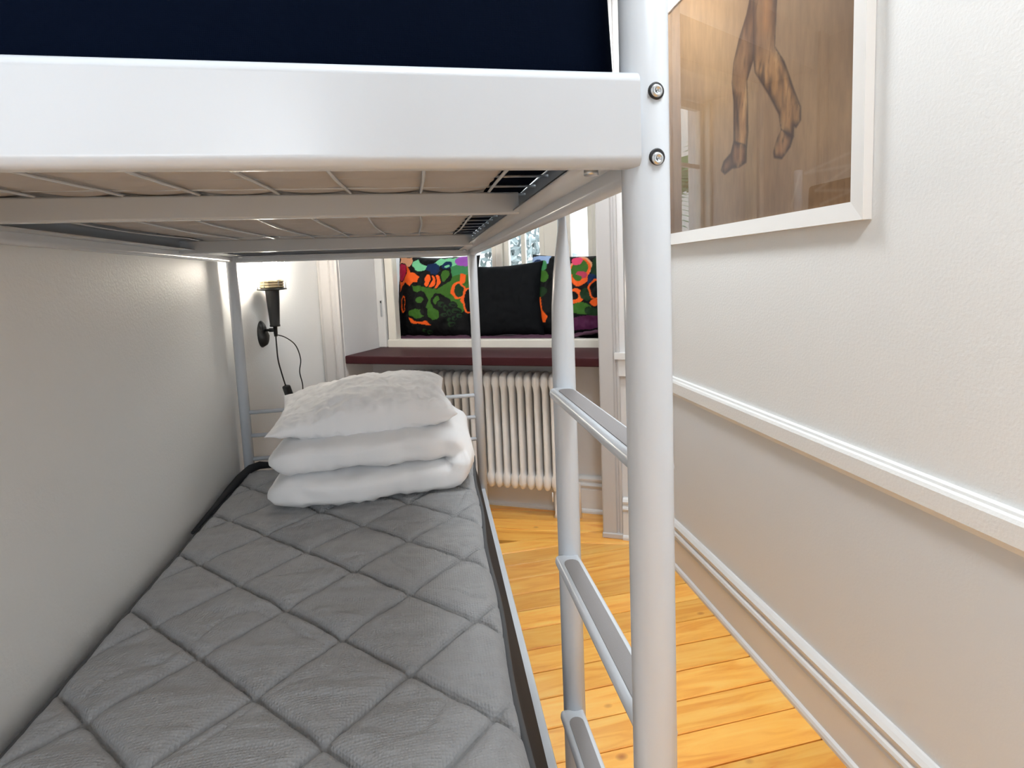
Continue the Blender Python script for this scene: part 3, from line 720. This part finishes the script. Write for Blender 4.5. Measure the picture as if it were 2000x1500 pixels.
def wob(x, y, k): return x+k*noise.noise((x*.012, y*.012, 1.5)), y+k*noise.noise((x*.012, y*.012, 7.5))
def c1(u, v, side):
    if side < 0: u = 1-u
    x, y = wob(110+u*1210, 1400-v*1260, 26); return shade(SH1, x, y)
def c2(u, v, side):
    if side < 0: u = 1-u
    x, y = wob(40+u*680, 910-v*840, 18); return shade(SH2, x, y)
def cushion(mesh, s, d, z, lean, roll, yaw, label):
    o = link('cushion', mesh); q = Matrix.Rotation(math.radians(90-lean), 4, 'X')
    o.matrix_world = Matrix.Translation(wl(s, d, z)) @ Matrix.Rotation(ang+math.radians(yaw), 4, 'Z') @ q @ Matrix.Rotation(math.radians(roll), 4, 'Z')
    return tag(o, label, 'cushion', 'cushions in the bay window')
cushion(pillow_mesh('printed_cushion', .56, .525, .17, M['cush'], 150, .006, c1, .07, 1, .5), -1.125, .565, 1.178, 9, -2, 0, 'cushion with orange, green and black print at the left of the window')
cushion(pillow_mesh('dark_cushion', .47, .45, .16, M['leather'], 56, .006, None, .09, 2, .5), -.66, .545, 1.148, 12, 2, 3, 'plain black cushion between the two printed cushions')
cushion(pillow_mesh('printed_cushion_2', .50, .50, .17, M['cush'], 130, .007, c2, .07, 5, .5), -.29, .60, 1.160, 11, -3, -6, 'cushion with pink, orange and green print behind the ladder')
# plum cloth on the ledge
def cloth(u, v):
    s = -1.36+u*1.345; d = .425+v*.30
    z = .936+.012*abs(fbm(s*9, d*9))+.006*fbm(s*20, d*20, 2)+max(0, (s+.30)/.3)*.045*(1-v*.4)*(1+.5*fbm(s*11, d*14))
    return wl(s, d, z)
o = grid('ledge_cloth', 90, 24, cloth, M['plum']); so = o.modifiers.new('thick', 'SOLIDIFY'); so.thickness = .012; so.offset = -1
tag(o, 'crumpled plum cloth lying under the window cushions', 'cloth')

# ================================================================== PICTURE
PY0, PY1, PZ0, PZ1 = 1.166, 2.330, 1.397, 2.36; FX = 1.024; FW = .046
pic = thing('framed_picture', 'white framed drawing of walking legs on brown ground behind glass', 'picture', (1.05, (PY0+PY1)/2, PZ0))
def mitre(a, b, c, d):  # outer a,b inner c,d in (y,z)
    v = []
    for x, ins in ((1.05, 0), (FX+.004, 0), (FX, .004), (FX+.003, None)):
        pass
    q = [(1.049, a), (1.049, b), (1.049, d), (1.049, c), (FX, a), (FX, b), (FX+.006, d), (FX+.006, c)]
    v = [(x, p[0], p[1]) for x, p in q]
    return pin(pyd('frame_bar', v, [(0, 1, 2, 3), (4, 5, 6, 7), (0, 1, 5, 4), (1, 2, 6, 5), (2, 3, 7, 6), (3, 0, 4, 7)], M['frame']), pic)
o4 = [(PY0, PZ0), (PY1, PZ0), (PY1, PZ1), (PY0, PZ1)]; i4 = [(PY0+FW, PZ0+FW), (PY1-FW, PZ0+FW), (PY1-FW, PZ1-FW), (PY0+FW, PZ1-FW)]
for k in range(4): mitre(o4[k], o4[(k+1) % 4], i4[k], i4[(k+1) % 4])
# slim lip standing off the wall around the frame
LL = [(1.64, 2.323), (1.64, 2.123), (1.665, 2.069), (1.706, 2.014), (1.737, 1.956), (1.748, 1.893), (1.737, 1.833), (1.738, 1.708), (1.727, 1.683), (1.665, 1.675), (1.658, 1.719), (1.662, 1.829), (1.665, 1.873), (1.63, 1.925), (1.621, 2.115), (1.60, 2.323)]
LR = [(1.63, 2.323), (1.63, 2.119), (1.627, 1.924), (1.62, 1.886), (1.547, 1.794), (1.502, 1.73), (1.49, 1.681), (1.44, 1.652), (1.438, 1.681), (1.427, 1.675), (1.41, 1.689), (1.411, 1.721), (1.434, 1.765), (1.482, 1.864), (1.526, 1.92), (1.516, 2.065), (1.505, 2.323)]
S_L = [(1.738, 1.708), (1.665, 1.677), (1.668, 1.629), (1.706, 1.622), (1.749, 1.626), (1.794, 1.615), (1.817, 1.631), (1.801, 1.656), (1.756, 1.674)]
S_R = [(1.49, 1.681), (1.44, 1.652), (1.452, 1.629), (1.489, 1.604), (1.523, 1.614), (1.526, 1.629), (1.507, 1.665)]
SCR = [((1.217, 1.566), (1.389, 1.545)), ((1.389, 1.545), (1.216, 1.534)), ((1.216, 1.534), (1.347, 1.493)), ((1.347, 1.493), (1.215, 1.475)), ((1.215, 1.475), (1.327, 1.455)), ((1.41, 1.549), (1.445, 1.466))]
def dseg(y, z, a, b):
    dx, dz = b[0]-a[0], b[1]-a[1]; t = max(0, min(1, ((y-a[0])*dx+(z-a[1])*dz)/(dx*dx+dz*dz+1e-12))); return math.hypot(y-a[0]-t*dx, z-a[1]-t*dz)
def dpoly(y, z, P): return min(dseg(y, z, P[i], P[(i+1) % len(P)]) for i in range(len(P)))
def mixc(a, b, t): t = max(0, min(1, t)); return tuple(a[i]*(1-t)+b[i]*t for i in range(3))
def artcol(u, v):
    y = PY0+FW+u*(PY1-PY0-2*FW); z = PZ0+FW+v*(PZ1-PZ0-2*FW)
    base = mixc(srgb(134, 104, 78), srgb(162, 128, 92), .5+.8*fbm(y*3, z*1.6, 4)+.25*(z-1.7))
    base = mixc(base, srgb(120, 92, 72), .35*max(0, 1-(z-1.44)/.25))
    for a, b in SCR:
        d = dseg(y, z, a, b)
        if d < .006: base = mixc(base, srgb(168, 142, 118), .45*(1-d/.006))
    for P, body in ((LL, srgb(150, 108, 70)), (LR, srgb(160, 116, 72)), (S_L, srgb(120, 82, 58)), (S_R, srgb(140, 98, 66))):
        ins = inpoly(y, z, P)
        if not ins and not (min(p[0] for p in P)-.02 < y < max(p[0] for p in P)+.02): continue
        d = dpoly(y, z, P)
        if ins:
            c = mixc(srgb(56, 36, 28), body, d/.018)
            s = fbm(y*30, z*8, 2); c = mixc(c, srgb(70, 44, 32), max(0, s)*1.2); c = mixc(c, srgb(196, 152, 104), max(0, -s-.1)*.9)
            s2 = fbm(y*90+z*20, z*24, 6); c = mixc(c, srgb(60, 40, 30), max(0, s2-.15)*.9)
            zz = z+.25*(y-1.6)
            if P in (LL, LR): c = mixc(c, srgb(84, 54, 36), .55*max(0, min(1, (zz-1.86)/.07)))  # dark trouser tone; the slanted fade paints in the glass reflection's edge
            if P is LR: c = mixc(c, srgb(176, 122, 72), .6*math.exp(-((y-1.565)/.02)**2)*max(0, min(1, (z-1.95)/.06)))
            base = c
        elif d < .005: base = mixc(srgb(70, 48, 38), base, d/.006)
    return base
def artpos(u, v): return (FX+.013, PY0+FW-.004+u*(PY1-PY0-2*FW+.008), PZ0+FW-.004+v*(PZ1-PZ0-2*FW+.008))
pin(grid('artwork', 330, 280, artpos, M['art'], None, False, artcol), pic)
pin(box('backing', (FX+.0135, PY0+.01, PZ0+.01), (1.0495, PY1-.01, PZ1-.01), M['frame']), pic)
pin(box('glass_pane', (FX+.0085, PY0+FW-.003, PZ0+FW-.003), (FX+.0105, PY1-FW+.003, PZ1-FW+.003), M['pic']), pic)

# ================================================================== COURTYARD
struct(box('ground', (-6, 3.9, -.5), (8, 13, -.4), M['ground']), 'courtyard ground outside')
bd = thing('courtyard_building', 'pale plastered building seen across the courtyard through the window', 'building', (2, 9, -.4))
mtb = Matrix.Translation((2.2, 8.4, -.4)) @ Matrix.Rotation(ang, 4, 'Z')
pin(box('facade', (-7, 0, 0), (7, .4, 7), M['plaster'], None, 0, 1, mtb), bd)
for ix in range(-3, 4):
    for iz in range(2):
        x = ix*1.7; z = 1.2+iz*2.6
        wf = pin(box('window_surround', (x-.5, -.05, z), (x+.5, .02, z+1.6), M['trim'], None, 0, 1, mtb), bd)
        for sx in (-.44, .03): 
            g = box('pane', (x+sx, -.06, z+.08), (x+sx+.41, -.045, z+1.52), M['winglass'], None, 0, 1, mtb); g.parent = wf; g.matrix_parent_inverse = Matrix.Translation(-Vector(bd.location))
pt = thing('palm_tree', 'green palm with long arching fronds outside the window', 'palm', (-.85, 5.6, -.4))
pin(tube('trunk', [(-.85, 5.6, -.4), (-.83, 5.62, 1.0), (-.85, 5.6, 2.15)], [.09, .07, .06], M['bark'], None, 12), pt)
for k in range(19):
    a = 2*PI*k/19+.2; L = 1.15+.2*random.random(); el = .35+.5*random.random(); v = []; f = []
    for i in range(22):
        t = i/21; r = L*t; h = L*(el*t*1.5-1.15*t*t*.8); c = Vector((-.85+r*math.cos(a), 5.6+r*math.sin(a), 2.15+h))
        sd = Vector((-math.sin(a), math.cos(a), 0)); wd = .36*math.sin(PI*min(1, t*.9+.1))**.7
        for s in (-1, 1):
            b0 = len(v); out = sd*s*wd+Vector((math.cos(a)*.12, math.sin(a)*.12, -.14*wd*2))
            up2 = Vector((math.cos(a), math.sin(a), .3))*.024
            v += [c-up2, c+up2, c+out*.6+up2*.8+Vector((0, 0, .015)), c+out, c+out*.6-up2*.8+Vector((0, 0, .015))]
            f.append((b0, b0+1, b0+2, b0+3, b0+4))
    pin(pyd('frond', v, f, M['leaf']), pt)
for (x, y, s, lab) in ((1.10, 5.75, .56, 'grey-green shrub in the courtyard beside the left casement'), (2.45, 5.45, .52, 'grey-green shrub in the courtyard beyond the right casement')):
    sh = thing('shrub', lab, 'shrub', (x, y, -.4)); v = []; f = []
    for k in range(1100):
        d = Vector((random.gauss(0, 1), random.gauss(0, 1), random.gauss(0, 1))).normalized()*s*random.uniform(.55, 1)
        c = Vector((x+d.x, y+d.y, 1.05+d.z*1.7)); a = Vector((random.gauss(0, 1), random.gauss(0, 1), random.gauss(0, 1))).normalized()*.07; b = a.orthogonal().normalized()*.035
        b0 = len(v); v += [c-a, c+b, c+a, c-b]; f.append((b0, b0+1, b0+2, b0+3))
    fo = pin(pyd('foliage', v, f, M['bush']), sh); fo['kind'] = 'stuff'
    pin(tube('stem', [(x, y, -.4), (x, y, 1.2)], [.03, .015], M['bark'], None, 8), sh)

# ================================================================== ADDED CEILING LAMPS (UNSEEN FILL)
opal = mat('fill_lamp_diffuser', (.9, .9, .88), .5, emit=((.90, .96, 1), 6))
for CLX, CLY, lab, _ in FILL_LAMPS:
    clp = thing('fill_lamp', lab, 'lamp', (CLX, CLY, HC), 'added fill lamps')
    pin(lathe('housing', [(.20, 0), (.20, -.06), (.195, -.085), (.188, -.085), (.188, -.06)], M['trim'], None, 40, (CLX, CLY, HC)), clp)
    pin(lathe('diffuser', [(.001, -.076), (.187, -.076), (.187, -.080), (.001, -.080)], opal, None, 40, (CLX, CLY, HC)), clp)
